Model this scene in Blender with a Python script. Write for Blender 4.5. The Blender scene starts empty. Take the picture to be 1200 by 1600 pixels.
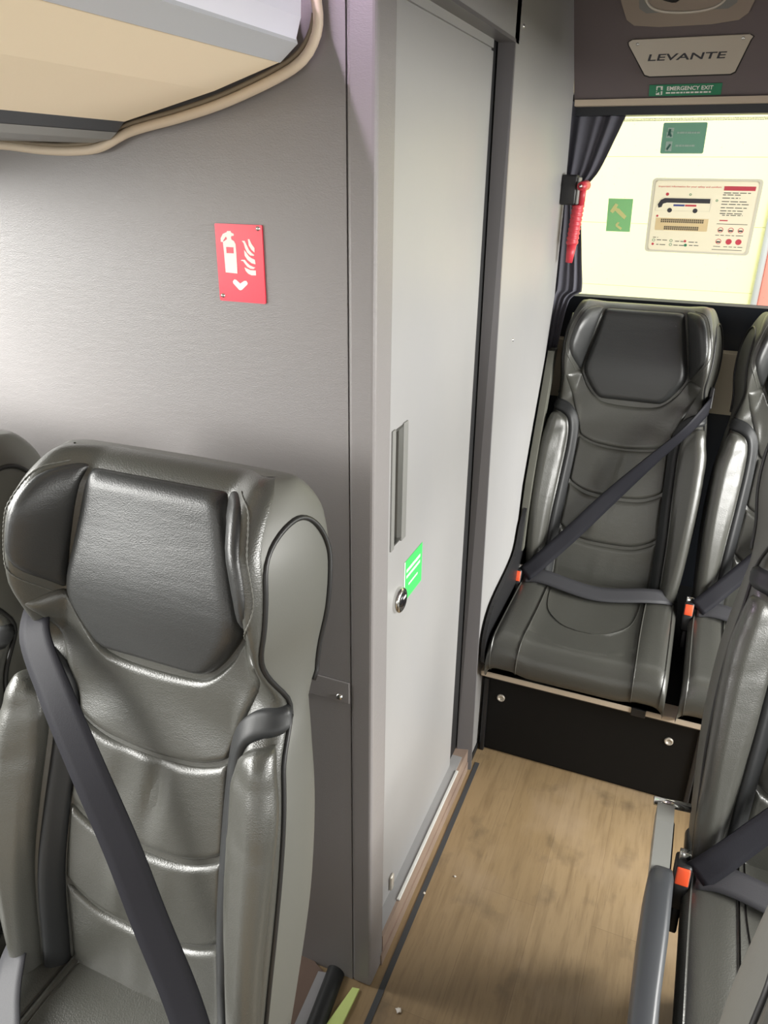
import bpy, bmesh, math, random
import numpy as np
from mathutils import Vector, Matrix
random.seed(7)
SC = bpy.context.scene
COL = SC.collection
PI = math.pi

# ------------------------------------------------------------------ materials
def mat(name, col, rough=.5, metal=0., bump=None, spec=.5, mix=None, emit=None, strength=0., coat=0., backlit=0.):
    """bump = list of (kind, scale, strength, distance, stretch); mix = (colour2, scale, stretch, lo, hi)"""
    m = bpy.data.materials.new(name); m.use_nodes = True
    nt = m.node_tree; N = nt.nodes; L = nt.links
    b = N['Principled BSDF']
    b.inputs['Base Color'].default_value = (*col, 1)
    b.inputs['Roughness'].default_value = rough
    b.inputs['Metallic'].default_value = metal
    b.inputs['Specular IOR Level'].default_value = spec
    if coat: b.inputs['Coat Weight'].default_value = coat; b.inputs['Coat Roughness'].default_value = .25
    if emit:
        b.inputs['Emission Color'].default_value = (*emit, 1); b.inputs['Emission Strength'].default_value = strength
    tc = N.new('ShaderNodeTexCoord')
    def coords(stretch):
        mp = N.new('ShaderNodeMapping'); mp.inputs['Scale'].default_value = stretch
        L.new(tc.outputs['Object'], mp.inputs['Vector']); return mp.outputs['Vector']
    if mix:
        c2, sc, st, lo, hi = mix
        t = N.new('ShaderNodeTexNoise'); t.inputs['Scale'].default_value = sc; t.inputs['Detail'].default_value = 6
        L.new(coords(st), t.inputs['Vector'])
        r = N.new('ShaderNodeMapRange'); r.inputs['From Min'].default_value = lo; r.inputs['From Max'].default_value = hi
        L.new(t.outputs['Fac'], r.inputs['Value'])
        x = N.new('ShaderNodeMix'); x.data_type = 'RGBA'
        x.inputs['A'].default_value = (*col, 1); x.inputs['B'].default_value = (*c2, 1)
        L.new(r.outputs['Result'], x.inputs['Factor']); L.new(x.outputs['Result'], b.inputs['Base Color'])
    prev = None
    for kind, sc, strength_, dist, st in (bump or []):
        if kind == 'voronoi':
            t = N.new('ShaderNodeTexVoronoi'); t.inputs['Scale'].default_value = sc; out = t.outputs['Distance']
        else:
            t = N.new('ShaderNodeTexNoise'); t.inputs['Scale'].default_value = sc; t.inputs['Detail'].default_value = 4; out = t.outputs['Fac']
        L.new(coords(st), t.inputs['Vector'])
        bp = N.new('ShaderNodeBump'); bp.inputs['Strength'].default_value = strength_; bp.inputs['Distance'].default_value = dist
        L.new(out, bp.inputs['Height'])
        if prev: L.new(prev, bp.inputs['Normal'])
        prev = bp.outputs['Normal']
    if prev: L.new(prev, b.inputs['Normal'])
    if backlit:      # thin film that lets daylight through
        t = N.new('ShaderNodeBsdfTranslucent'); t.inputs['Color'].default_value = (*[min(1, c**.5*1.02) for c in col], 1)
        x = N.new('ShaderNodeMixShader'); x.inputs[0].default_value = backlit
        L.new(b.outputs[0], x.inputs[1]); L.new(t.outputs[0], x.inputs[2]); L.new(x.outputs[0], N['Material Output'].inputs['Surface'])
    return m

def srgb(r, g, b):
    f = lambda c: (c/255/12.92 if c/255 <= .04045 else ((c/255+.055)/1.055)**2.4)
    return (f(r), f(g), f(b))

LEATHER_BUMP = [('voronoi', 420, .15, .0016, (1, 1, 1.7)), ('noise', 38, .12, .003, (1, 1, 2.2))]
M = {}
M['leather'] = mat('black_leather', (.054, .054, .047), .33, bump=LEATHER_BUMP, spec=.75)
M['pad_leather'] = mat('headrest_leather', (.026, .027, .027), .36, bump=[('voronoi', 420, .12, .0016, (1, 1, 1.7)), ('noise', 26, .14, .003, (.6, 1, 2.5))], spec=.6)
M['shell'] = mat('seat_side_vinyl', (.100, .100, .088), .48, bump=[('noise', 500, .08, .001, (1, 1, 1))])
M['band'] = mat('smooth_shaded_vinyl', (.020, .021, .022), .48, bump=[('noise', 60, .15, .002, (1, 1, 1))], spec=.4)  # smooth vinyl; shade on the bolster's inner face is put into its colour
M['piping'] = mat('black_piping', (.012, .012, .012), .45)
M['webbing'] = mat('black_belt_webbing', (.013, .013, .017), .62, bump=[('noise', 900, .3, .001, (1, 1, .2))], spec=.2)
M['lap'] = mat('worn_grey_webbing', (.034, .034, .038), .55, bump=[('noise', 700, .3, .001, (1, 1, .2))], spec=.35)
M['black_plastic'] = mat('black_plastic', (.012, .012, .013), .45)
M['orange'] = mat('orange_plastic', (.75, .09, .03), .35)
M['red_plastic'] = mat('red_plastic', (.58, .045, .065), .4)
M['chrome'] = mat('polished_metal', (.75, .75, .73), .18, 1.)
M['steel'] = mat('brushed_steel', (.60, .56, .49), .42, .5, bump=[('noise', 300, .06, .001, (.05, 1, 1))])
M['wall'] = mat('grey_vinyl_wall', (.225, .213, .212), .40, spec=.5,
                bump=[('voronoi', 520, .16, .0012, (.6, .6, 1.6)), ('noise', 120, .12, .0022, (.35, .35, 1.2))])
M['door'] = mat('grey_door_paint', (.33, .325, .322), .42, spec=.45, bump=[('noise', 420, .06, .0008, (1, 1, 1)), ('noise', 9, .08, .006, (1, 1, .5))],
                mix=((.31, .307, .31), 3, (1, 1, .6), .4, .65))
M['recess'] = mat('dark_metal_recess', (.13, .13, .12), .35, .6)
M['armgrey'] = mat('grey_green_armrest', (.19, .195, .18), .38)
M['armpad'] = mat('blue_grey_armrest_pad', (.038, .041, .045), .36)
M['jamb'] = mat('dark_grey_jamb', (.14, .135, .14), .4)
M['rubber'] = mat('black_rubber', (.010, .010, .011), .6)
M['rearpanel'] = mat('brown_grey_fabric_panel', (.165, .140, .142), .8, bump=[('noise', 500, .25, .001, (1, 1, 1))], spec=.2)
M['cream'] = mat('cream_trim', (.62, .52, .40), .5)
M['rackunder'] = mat('beige_rack_lining', (.93, .80, .60), .65, bump=[('noise', 300, .06, .001, (1, 1, 1))], spec=.3)
M['rackedge'] = mat('blue_grey_rack_edge', (.43, .445, .47), .4)
M['rackface'] = mat('pale_lavender_rack_face', (.66, .66, .75), .45)
M['rackdark'] = mat('dark_grey_rack_slot', (.05, .053, .058), .5)
M['gapshade'] = mat('brown_gap_shade', (.20, .16, .11), .6)
M['unit'] = mat('taupe_plastic', (.33, .27, .22), .5)
M['unitgrey'] = mat('grey_plastic', (.22, .22, .21), .4)
M['red'] = mat('red_sign', (.80, .028, .065), .35)
M['white'] = mat('white_print', (.85, .84, .80), .5)
M['green'] = mat('green_sticker', (.03, .23, .12), .4)
M['lime'] = mat('bright_green_sticker', (.07, .62, .14), .4)
M['teal'] = mat('dark_green_window_sticker', (.045, .16, .125), .5, backlit=.3)
M['paleyellow'] = mat('pale_yellow_print', (.72, .72, .30), .5)
M['notice'] = mat('beige_notice', (.60, .54, .48), .35, backlit=.6)
M['noticeedge'] = mat('grey_notice_edge', (.42, .40, .38), .4, backlit=.5)
M['ink'] = mat('dark_ink', (.045, .045, .055), .6)
M['redink'] = mat('red_ink', (.62, .07, .10), .5)
M['blueink'] = mat('blue_ink', (.06, .08, .30), .5)
M['tan'] = mat('tan_print', (.50, .40, .26), .5)
M['curtain'] = mat('grey_curtain_cloth', (.125, .125, .150), .85, bump=[('noise', 700, .25, .001, (1, 1, 1))], spec=.2)
M['plinth'] = mat('black_plinth_board', (.005, .005, .005), .6, spec=.2, bump=[('noise', 300, .1, .001, (1, 1, 1))])
M['silver'] = mat('silver_strip', (.50, .50, .52), .35, .6)
M['glow'] = mat('yellow_green_strip', (.62, .74, .26), .5)
M['carpet'] = mat('brown_floor_covering', (.15, .105, .085), .85, bump=[('noise', 400, .2, .001, (1, 1, 1))], spec=.2)
M['greystrip'] = mat('dark_grey_floor_weld', (.055, .058, .062), .6)
M['sill'] = mat('pale_metal_sill', (.82, .82, .78), .3, .3)
M['threshold'] = mat('brown_threshold', (.33, .245, .19), .55, mix=((.22, .16, .13), 8, (1, 1, 1), .4, .7))
M['olive'] = mat('olive_grey_trim', (.12, .12, .10), .5)
M['ledge'] = mat('beige_ledge', (.34, .29, .21), .5)
M['ceiling'] = mat('grey_ceiling_lining', (.24, .23, .23), .8)
M['cloth_dark'] = mat('dark_window_border', (.012, .014, .018), .4)
M['outwall'] = mat('cream_shed_cladding', (.88, .88, .44), .7)
M['outred'] = mat('salmon_red_panel', (.85, .26, .20), .7)
M['outgrey'] = mat('grey_downpipe', (.42, .44, .43), .5)
M['asphalt'] = mat('asphalt', (.22, .22, .21), .9)
M['lamp'] = mat('lilac_lamp', (.9, .85, .9), .5, emit=(1, .80, 1.), strength=4)
M['paper'] = mat('white_scrap', (.8, .76, .7), .7)
M['blackgloss'] = mat('black_gloss', (.01, .01, .012), .2)

def floor_mat():
    m = bpy.data.materials.new('wood_plank_vinyl'); m.use_nodes = True
    nt = m.node_tree; N = nt.nodes; L = nt.links; b = N['Principled BSDF']
    b.inputs['Roughness'].default_value = .42
    tc = N.new('ShaderNodeTexCoord')
    mp = N.new('ShaderNodeMapping'); mp.inputs['Rotation'].default_value = (0, 0, PI/2)
    L.new(tc.outputs['Object'], mp.inputs['Vector'])
    br = N.new('ShaderNodeTexBrick'); br.inputs['Scale'].default_value = 1
    br.inputs['Brick Width'].default_value = .9; br.inputs['Row Height'].default_value = .125
    br.inputs['Mortar Size'].default_value = .0009; br.inputs['Mortar Smooth'].default_value = .5; br.offset = .37
    br.inputs['Color1'].default_value = (.33, .235, .130, 1); br.inputs['Color2'].default_value = (.285, .198, .104, 1)
    br.inputs['Mortar'].default_value = (.24, .165, .09, 1)
    L.new(mp.outputs['Vector'], br.inputs['Vector'])
    def noise(sc, st, detail=6):
        q = N.new('ShaderNodeMapping'); q.inputs['Scale'].default_value = st; L.new(tc.outputs['Object'], q.inputs['Vector'])
        t = N.new('ShaderNodeTexNoise'); t.inputs['Scale'].default_value = sc; t.inputs['Detail'].default_value = detail
        L.new(q.outputs['Vector'], t.inputs['Vector']); return t.outputs['Fac']
    def mixin(src, fac, lo, hi, col, amt):
        r = N.new('ShaderNodeMapRange'); r.inputs['From Min'].default_value = lo; r.inputs['From Max'].default_value = hi; r.inputs['To Max'].default_value = amt
        L.new(fac, r.inputs['Value'])
        x = N.new('ShaderNodeMix'); x.data_type = 'RGBA'; x.inputs['B'].default_value = (*col, 1)
        L.new(src, x.inputs['A']); L.new(r.outputs['Result'], x.inputs['Factor']); return x.outputs['Result']
    c = mixin(br.outputs['Color'], noise(9, (7, .7, 1)), .45, .75, (.20, .135, .07), .75)      # grain
    c = mixin(c, noise(26, (6, .6, 1)), .55, .8, (.155, .105, .06), .55)
    c = mixin(c, noise(4.5, (1, 1, 1)), .5, .72, (.40, .30, .20), .5)        # worn pale patches
    c = mixin(c, noise(12, (1, .8, 1)), .58, .74, (.11, .08, .05), .6)       # dirt blotches
    L.new(c, b.inputs['Base Color'])
    bp = N.new('ShaderNodeBump'); bp.inputs['Strength'].default_value = .12; bp.inputs['Distance'].default_value = .002
    L.new(noise(60, (4, .5, 1)), bp.inputs['Height']); L.new(bp.outputs['Normal'], b.inputs['Normal'])
    return m
M['floor'] = floor_mat()

def glass_mat(frit=False):
    m = bpy.data.materials.new('dotted_glass' if frit else 'window_glass'); m.use_nodes = True
    nt = m.node_tree; N = nt.nodes; L = nt.links
    out = N['Material Output']; N.remove(N['Principled BSDF'])
    tr = N.new('ShaderNodeBsdfTransparent'); gl = N.new('ShaderNodeBsdfGlossy'); gl.inputs['Roughness'].default_value = .03
    mx = N.new('ShaderNodeMixShader'); fr = N.new('ShaderNodeFresnel'); fr.inputs['IOR'].default_value = 1.35
    L.new(fr.outputs[0], mx.inputs[0]); L.new(tr.outputs[0], mx.inputs[1]); L.new(gl.outputs[0], mx.inputs[2])
    last = mx.outputs[0]
    tc = N.new('ShaderNodeTexCoord')
    if frit:
        v = N.new('ShaderNodeTexVoronoi'); v.inputs['Scale'].default_value = 260; v.inputs['Randomness'].default_value = .15
        L.new(tc.outputs['Object'], v.inputs['Vector'])
        c = N.new('ShaderNodeMath'); c.operation = 'LESS_THAN'; c.inputs[1].default_value = .42; L.new(v.outputs['Distance'], c.inputs[0])
    else:
        # scattered water droplets
        v = N.new('ShaderNodeTexVoronoi'); v.inputs['Scale'].default_value = 55; L.new(tc.outputs['Object'], v.inputs['Vector'])
        c = N.new('ShaderNodeMath'); c.operation = 'LESS_THAN'; c.inputs[1].default_value = .07; L.new(v.outputs['Distance'], c.inputs[0])
    d = N.new('ShaderNodeBsdfDiffuse'); d.inputs['Color'].default_value = (.25, .25, .22, 1)
    t2 = N.new('ShaderNodeBsdfTransparent'); t2.inputs['Color'].default_value = (.75, .75, .7, 1)
    m2 = N.new('ShaderNodeMixShader'); L.new(c.outputs[0], m2.inputs[0]); L.new(last, m2.inputs[1])
    L.new((d if frit else t2).outputs[0], m2.inputs[2])
    L.new(m2.outputs[0], out.inputs['Surface'])
    return m
M['glass'] = glass_mat(); M['frit'] = glass_mat(True)

# ------------------------------------------------------------------ object helpers
def setp(o, label=None, cat=None, group=None, kind=None):
    if label: o['label'] = label
    if cat: o['category'] = cat
    if group: o['group'] = group
    if kind: o['kind'] = kind
    return o

def empty(name, loc, label, cat, group=None, rz=0):
    o = bpy.data.objects.new(name, None); COL.objects.link(o); o.location = loc; o.rotation_euler = (0, 0, rz)
    o.empty_display_size = .05
    return setp(o, label, cat, group)

def link(name, me, m, parent=None, smooth=True):
    o = bpy.data.objects.new(name, me); COL.objects.link(o)
    if m is not None:
        me.materials.clear(); me.materials.append(m)
    for p in me.polygons: p.use_smooth = smooth
    if parent: o.parent = parent
    return o

class MB:
    """collects shapes; build() links them as one mesh"""
    def __init__(s): s.v = []; s.f = []
    def add(s, vs, fs):
        k = len(s.v); s.v += [tuple(map(float, p)) for p in vs]; s.f += [tuple(i+k for i in f) for f in fs]; return s
    def box(s, x0, x1, y0, y1, z0, z1):
        vs = [(x, y, z) for x in (x0, x1) for y in (y0, y1) for z in (z0, z1)]
        return s.add(vs, [(0, 1, 3, 2), (4, 6, 7, 5), (0, 4, 5, 1), (2, 3, 7, 6), (0, 2, 6, 4), (1, 5, 7, 3)])
    def bbox(s, x0, x1, y0, y1, z0, z1, r=.004, seg=2, M4=None):
        bm = bmesh.new(); bmesh.ops.create_cube(bm, size=1)
        for v in bm.verts:
            v.co = Vector(((x0+x1)/2+v.co.x*(x1-x0), (y0+y1)/2+v.co.y*(y1-y0), (z0+z1)/2+v.co.z*(z1-z0)))
        bmesh.ops.bevel(bm, geom=bm.edges[:], offset=r, segments=seg, affect='EDGES', profile=.5)
        if M4 is not None: bm.transform(M4)
        bm.verts.index_update()
        s.add([v.co for v in bm.verts], [[v.index for v in f.verts] for f in bm.faces]); bm.free(); return s
    def grid(s, rows, closed=False):
        n = len(rows[0]); k = [p for r in rows for p in r]; fs = []
        for i in range(len(rows)-1):
            for j in range(n if closed else n-1):
                j2 = (j+1) % n
                fs.append((i*n+j, i*n+j2, (i+1)*n+j2, (i+1)*n+j))
        return s.add(k, fs)
    def tube(s, pts, r, n=8, caps=True):
        pts = [np.array(p, float) for p in pts]; rows = []; up = None
        for i, p in enumerate(pts):
            t = pts[min(i+1, len(pts)-1)]-pts[max(i-1, 0)]; t = t/(np.linalg.norm(t)+1e-9)
            if up is None:
                up = np.array([0, 0, 1.]) if abs(t[2]) < .9 else np.array([1., 0, 0])
            a = np.cross(t, up); a /= np.linalg.norm(a); b = np.cross(a, t); up = b
            rr = r[i] if hasattr(r, '__len__') else r
            rows.append([p+rr*(math.cos(q)*a+math.sin(q)*b) for q in np.linspace(0, 2*PI, n, endpoint=False)])
        s.grid(rows, True)
        if caps:
            k = len(s.v)-n*len(rows)
            s.f.append(tuple(range(k+n-1, k-1, -1))); s.f.append(tuple(range(len(s.v)-n, len(s.v))))
        return s
    def prism(s, pts, d):
        """pts: 3-D polygon; d: extrusion vector"""
        n = len(pts); pts = [np.array(p, float) for p in pts]; d = np.array(d, float)
        return s.add(pts+[p+d for p in pts], [tuple(range(n))[::-1], tuple(range(n, 2*n))]+[(i, (i+1) % n, n+(i+1) % n, n+i) for i in range(n)])
    def build(s, name, m, parent=None, smooth=False, weld=False):
        me = bpy.data.meshes.new(name); me.from_pydata(s.v, [], s.f); me.validate()
        bm = bmesh.new(); bm.from_mesh(me)
        if weld: bmesh.ops.remove_doubles(bm, verts=bm.verts, dist=1e-5)
        bmesh.ops.recalc_face_normals(bm, faces=bm.faces); bm.to_mesh(me); bm.free()
        return link(name, me, m, parent, smooth)

def struct(name, mb, m, parent=None, smooth=False):
    o = mb.build(name, m, parent, smooth)
    if parent is None: o['kind'] = 'structure'
    return o

def smooth(a, b, x):
    t = min(1., max(0., (x-a)/(b-a))); return t*t*(3-2*t)

def catmull(pts, n):
    P = [np.array(p, float) for p in pts]
    if len(P) == 2: return [P[0]+(P[1]-P[0])*t for t in np.linspace(0, 1, n)]
    L = [0.]
    for i in range(1, len(P)): L.append(L[-1]+np.linalg.norm(P[i]-P[i-1]))
    out = []
    for t in np.linspace(0, L[-1], n):
        i = 0
        while i < len(P)-2 and t > L[i+1]: i += 1
        u = (t-L[i])/(L[i+1]-L[i]+1e-12)
        p1, p2 = P[i], P[i+1]; p0 = P[i-1] if i > 0 else 2*p1-p2; p3 = P[i+2] if i+2 < len(P) else 2*p2-p1
        out.append(.5*(2*p1+(p2-p0)*u+(2*p0-5*p1+4*p2-p3)*u*u+(3*p1-p0-3*p2+p3)*u**3))
    return out

def interp(tab, x):
    return float(np.interp(x, [t[0] for t in tab], [t[1] for t in tab]))

def smooth_tab(tab, n=120):
    c = catmull(tab, n); return [(p[0], p[1]) for p in c]

# ------------------------------------------------------------------ the coach seat (local: x right, y back, z up, origin in the crease)
H = .805
RT = .045
HW = smooth_tab([(-.06, .212), (.06, .222), (.22, .232), (.36, .229), (.46, .217), (.53, .207), (.58, .207), (.64, .215), (.70, .214), (.75, .204), (.785, .190), (.835, .168)])
def hw0(s): return interp(HW, s)
def hw(s): return hw0(s)-.010-.012*smooth(.52, .60, s)*(1-.7*smooth(.74, .80, s))   # front edge; the shell is wider behind
S_END = H-RT+RT*PI/2

def front_d(x, s):
    u = abs(x); h = hw(s)
    hf = smooth(.50, .60, s)*(1-.55*smooth(.72, .80, s)); lf = 1-smooth(.44, .54, s)
    xs = interp([(.5, .165), (.60, .154), (.76, .115)], s)
    wing = .070*smooth(xs-.012, xs+.042, u)*hf
    bol = .036*smooth(.125, .170, u)*lf
    r = .020; e = 0
    if u > h-r: q = min(1, (u-(h-r))/r); e = r*(1-math.sqrt(max(0, 1-q*q)))*.9
    base = -.016*math.exp(-((s-.20)/.16)**2)+.008*math.exp(-((s-.50)/.1)**2)
    return base-wing-bol+e

def SB0(x, s, lean):
    w, ex = s, 0.
    if s > H-RT:
        a = (s-(H-RT))/RT; w = H-RT+RT*math.sin(a); ex = RT*(1-math.cos(a))
    d = front_d(x, s)+ex
    return P3(x, d, w, lean)
def P3(x, d, w, lean):
    return np.array([x, d*math.cos(lean)+w*math.sin(lean), w*math.cos(lean)-d*math.sin(lean)])

CL = .385; CR = .055; CS = .012; CU = .032
def SC0(x, s):
    """cushion top: s runs from the crease to the front edge, over the nose and down"""
    u = abs(x); r = .03; e = 0
    if u > .222-r: q = min(1, (u-(.222-r))/r); e = -r*(1-math.sqrt(max(0, 1-q*q)))
    z = .010*smooth(.11, .16, u)-.010*math.exp(-((s-.18)/.14)**2-(x/.11)**2)+e
    if s <= CL: return np.array([x, -s, z])
    a = (s-CL)/CR
    if a <= PI/2: return np.array([x, -CL-CR*math.sin(a), z-CR*(1-math.cos(a))])
    q = s-CL-CR*PI/2
    if q <= CS: return np.array([x, -CL-CR, z-CR-q])
    a = min((q-CS)/CU, PI/2+.4)
    if a <= PI/2: return np.array([x, -CL-CR+CU*(1-math.cos(a)), z-CR-CS-CU*math.sin(a)])
    return np.array([x, -CL-CR+CU+.05*(a-PI/2), z-CR-CS-CU])

def patch(S, A, B, nu, nv, h, r, extra=None, sink=-.003, mb=None, ends=(True, True)):
    a = catmull(A, nv); b = catmull(B, nv)
    tv = .5-.5*np.cos(np.linspace(0, PI, nv)); tu = .5-.5*np.cos(np.linspace(0, PI, nu))
    def at(c, t): k = t*(nv-1); i = min(int(k), nv-2); return c[i]+(c[i+1]-c[i])*(k-i)
    length = sum(np.linalg.norm((a[i]+b[i])-(a[i+1]+b[i+1]))/2 for i in range(nv-1))
    prof = lambda d: math.sqrt(max(0, 1-(1-min(1, d/r))**2))
    rows = []
    for v in tv:
        pa, pb = at(a, v), at(b, v); wd = np.linalg.norm(pb-pa); row = []
        ev = 1.
        if ends[0]: ev *= prof(v*length)
        if ends[1]: ev *= prof((1-v)*length)
        for u in tu:
            q = pa+(pb-pa)*u; f = prof(min(u, 1-u)*wd)*ev
            p = S(*q); e = 1e-3
            n = np.cross(S(q[0]+e, q[1])-S(q[0]-e, q[1]), S(q[0], q[1]+e)-S(q[0], q[1]-e)); n /= np.linalg.norm(n)+1e-12
            o = sink+h*f
            if extra: o += extra(q[0], q[1])*f
            row.append(p+n*o)
        rows.append(row)
    mb = mb or MB(); mb.grid(rows); return mb

def mir(L): return [(-x, s) for x, s in L]

SEATC = {}
def seat_meshes(lean):
    key = round(lean, 4)
    if key in SEATC: return SEATC[key]
    S = lambda x, s: SB0(x, s, lean)
    R = {}
    def keep(name, mb, m, sm=True):
        o = mb.build(name, m, None, sm, True); me = o.data; bpy.data.objects.remove(o); R.setdefault(name, []).append(me)
    # --- body front
    ss = list(np.linspace(-.05, H-RT, 54))+list(np.linspace(H-RT, S_END, 9))[1:]
    xs = np.sin(np.linspace(-PI/2, PI/2, 61))
    rows = [[S(x*hw(s)*.9999, s) for x in xs] for s in ss]
    keep('backrest', MB().grid(rows), M['leather'])
    # --- back shell: sides, back and top
    def dback(s): return .066+.024*smooth(.52, .545, s)-.03*smooth(.76, .83, s)
    rows = []
    for s in ss:
        h = hw(s); w = s; ex = 0
        if s > H-RT: a = (s-(H-RT))/RT; w = H-RT+RT*math.sin(a); ex = RT*(1-math.cos(a))*.9
        dE = front_d(h*.9999, s)+ex; dB = max(dback(s), dE+.012)
        H0 = hw0(s); g = H0-h
        pl = [(-h, dE), (-h-.0025, dE+.005)]
        pl += [(-h-.0025-(g-.0025)*math.sin(k/3*PI/2), dE+.005+(dB-.022-dE-.005)*k/3) for k in (1, 2, 3)]
        pl += [(-H0+.018*(1-math.cos(a)), dB-.022+.022*math.sin(a)) for a in np.linspace(.3, PI/2, 5)]
        left = pl; right = [(-x, d) for x, d in reversed(pl)]
        mid = [(x*(H0-.021), dB+.008*(1-x*x)) for x in np.linspace(-1, 1, 15)[1:-1]]
        rows.append([P3(x, d, w, lean) for x, d in left+mid+right])
    mb = MB().grid(rows)
    fr = [S(x*hw(S_END)*.9999, S_END) for x in np.linspace(-1, 1, len(rows[0]))]
    mb.grid([fr, rows[-1]])
    keep('back_shell', mb, M['shell'])
    # --- piping
    for sg in (-1, 1):
        def side(q, fr):   # a point on the flat side, fr 0 = front edge, 1 = back edge
            h, g = hw(q), hw0(q)-hw(q); dE = front_d(h*.9999, q)+.003; dB = dback(q)-.018
            return P3(sg*(h+.0015+g*math.sin(fr*PI/2)), dE+(dB-dE)*fr, q, lean)
        pts = [side(q, 0) for q in np.linspace(-.04, .70, 66)]
        pts += [side(.70+.062*math.sin(a), .5-.5*math.cos(a)) for a in np.linspace(0, PI, 22)[1:]]
        pts += [side(q, 1) for q in np.linspace(.70, .535, 16)[1:]]
        keep('piping', MB().tube(pts, .0034, 7), M['piping'])
    # --- pads
    padL = [(-.104, .783), (-.114, .745), (-.128, .68), (-.140, .615), (-.122, .575), (-.098, .545), (-.080, .533)]
    keep('head_pad', patch(S, padL, mir(padL), 34, 40, .016, .022,
         lambda x, s: .011*math.exp(-((s-.62)/.09)**2)), M['pad_leather'])
    wl_in = [(-.108, .786), (-.118, .745), (-.132, .68), (-.144, .615)]
    wl_out = [(-.122, .788), (-.155, .768), (-.177, .70), (-.177, .655), (-.149, .605)]
    for sg in (-1, 1):
        f = (lambda L: L) if sg < 0 else mir
        keep('wing_panel', patch(S, f(wl_out), f(wl_in), 16, 26, .009, .010), M['pad_leather'])
    # yoke
    T = [(-.182, .588), (-.149, .606), (-.127, .570), (-.100, .540), (-.07, .5235), (0, .519)]; T = T+mir(T[:-1])[::-1]
    Bm = [(-.122, .425), (-.105, .415), (-.07, .404), (0, .398)]; Bm = Bm+mir(Bm[:-1])[::-1]
    fold = lambda x, s: .0018*math.sin(60*s+20*abs(x))*math.exp(-((abs(x)-.10)/.05)**2)
    keep('yoke_panel', patch(S, T, Bm, 34, 50, .010, .012, fold), M['leather'])
    def seam(c, e): k = .124 if c > .3 else (.131 if c > .2 else .137); a = [(-k, e), (-k*.83, e-(e-c)*.45), (-k*.52, c+.004), (0, c)]; return a+mir(a[:-1])[::-1]
    rnd = random.Random(3)
    def folds(c, amp):
        ks = [(rnd.uniform(-.05, .05), rnd.uniform(.010, .018), rnd.uniform(-1, 1)) for _ in range(4)]
        return lambda x, s: amp*sum(g*math.exp(-((x-k-.15*(s-c))/wd)**2) for k, wd, g in ks)*math.exp(-((s-c)/.06)**2)
    for (c0, e0, c1, e1, amp) in ((.394, .420, .258, .292, .010), (.250, .284, .118, .156, .008), (.110, .148, -.03, -.02, .002)):
        keep('back_panel', patch(S, seam(c0, e0), seam(c1, e1), 30, 46, .010, .011, folds((c0+c1)/2+.01, amp)), M['leather'])
    # bolsters and bands
    bo = [(-.199, .478), (-.205, .45), (-.2145, .38), (-.217, .25), (-.211, .10), (-.202, -.02)]
    bi = [(-.168, .467), (-.159, .445), (-.156, .40), (-.160, .30), (-.167, .15), (-.170, -.02)]
    no = [(-.201, .486), (-.176, .478), (-.158, .458), (-.152, .40), (-.157, .28), (-.164, .15), (-.167, -.02)]
    ni = [(-.200, .522), (-.164, .510), (-.136, .475), (-.126, .41), (-.131, .28), (-.137, .15), (-.139, -.02)]
    for sg in (-1, 1):
        f = (lambda L: L) if sg < 0 else mir
        wr = lambda x, s, k=sg: .0014*math.sin(150*s+60*x*k+3*math.sin(40*s))*math.exp(-((s-.40)/.09)**2)+.026*max(0, (abs(x)-.152)/.06)
        keep('side_bolster', patch(S, f(bo), f(bi), 26, 60, .016, .016, wr, ends=(True, False)), M['leather'])
        keep('bolster_band', patch(S, f(no), f(ni), 14, 60, .012, .010, ends=(False, False)), M['band'])
    # stitching along each wing: a fine raised cord
    for sg in (-1, 1):
        pts = [S(-sg*x+sg*.005, q)+np.array([0, -.0008, 0]) for x, q in catmull([(-.125, .792), (-.158, .771), (-.180, .70), (-.180, .655), (-.152, .601)], 70)]
        keep('stitching', MB().tube(pts, [.0013 if i % 2 else .0005 for i in range(70)], 5), M['shell'])
    # --- cushion
    cs = list(np.linspace(-.04, CL, 26))+list(CL+CR*np.linspace(0, PI/2, 9))[1:]+[CL+CR*PI/2+CS]+list(CL+CR*PI/2+CS+CU*np.linspace(0, PI/2, 7))[1:]
    xs = np.sin(np.linspace(-PI/2, PI/2, 41))*.222
    rows = []
    for s in cs:
        t = [SC0(x, s) for x in xs]; yb = max(t[0][1], -CL-CR+CU)
        rows.append([np.array([-.205, yb, -.095]), np.array([-.219, (t[0][1]+yb)/2, max(min(t[0][2]-.01, -.05), -.09)])]+t+[np.array([.219, (t[0][1]+yb)/2, max(min(t[0][2]-.01, -.05), -.09)]), np.array([.205, yb, -.095])])
    keep('seat_cushion', MB().grid(rows).grid([rows[-1][:22], rows[-1][22:][::-1]]), M['leather'])
    SE = CL+CR*PI/2+CS+CU*PI/2*.95
    for sg in (-1, 1):
        f = (lambda L: L) if sg < 0 else mir
        keep('cushion_bolster', patch(SC0, f([(-.207, .0), (-.210, .2), (-.210, SE)]), f([(-.139, .0), (-.139, .25), (-.146, SE)]), 18, 40, .008, .014, ends=(True, False)), M['leather'])
    keep('cushion_panel', patch(SC0, [(-.136, .0), (-.136, .25), (-.143, SE)], [(.136, .0), (.136, .25), (.143, SE)], 30, 40, .006, .012,
         lambda x, s: .006*math.exp(-((math.hypot(x*1.35, (s-.02))-.36)/.012)**2)*(-1), ends=(True, False)), M['leather'])
    rnd2 = random.Random(11)
    wk = [(rnd2.uniform(-.05, .09), rnd2.uniform(.05, .2), rnd2.uniform(.006, .012), rnd2.uniform(-.008, .006), rnd2.uniform(-1.2, 1.2)) for _ in range(12)]
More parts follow.
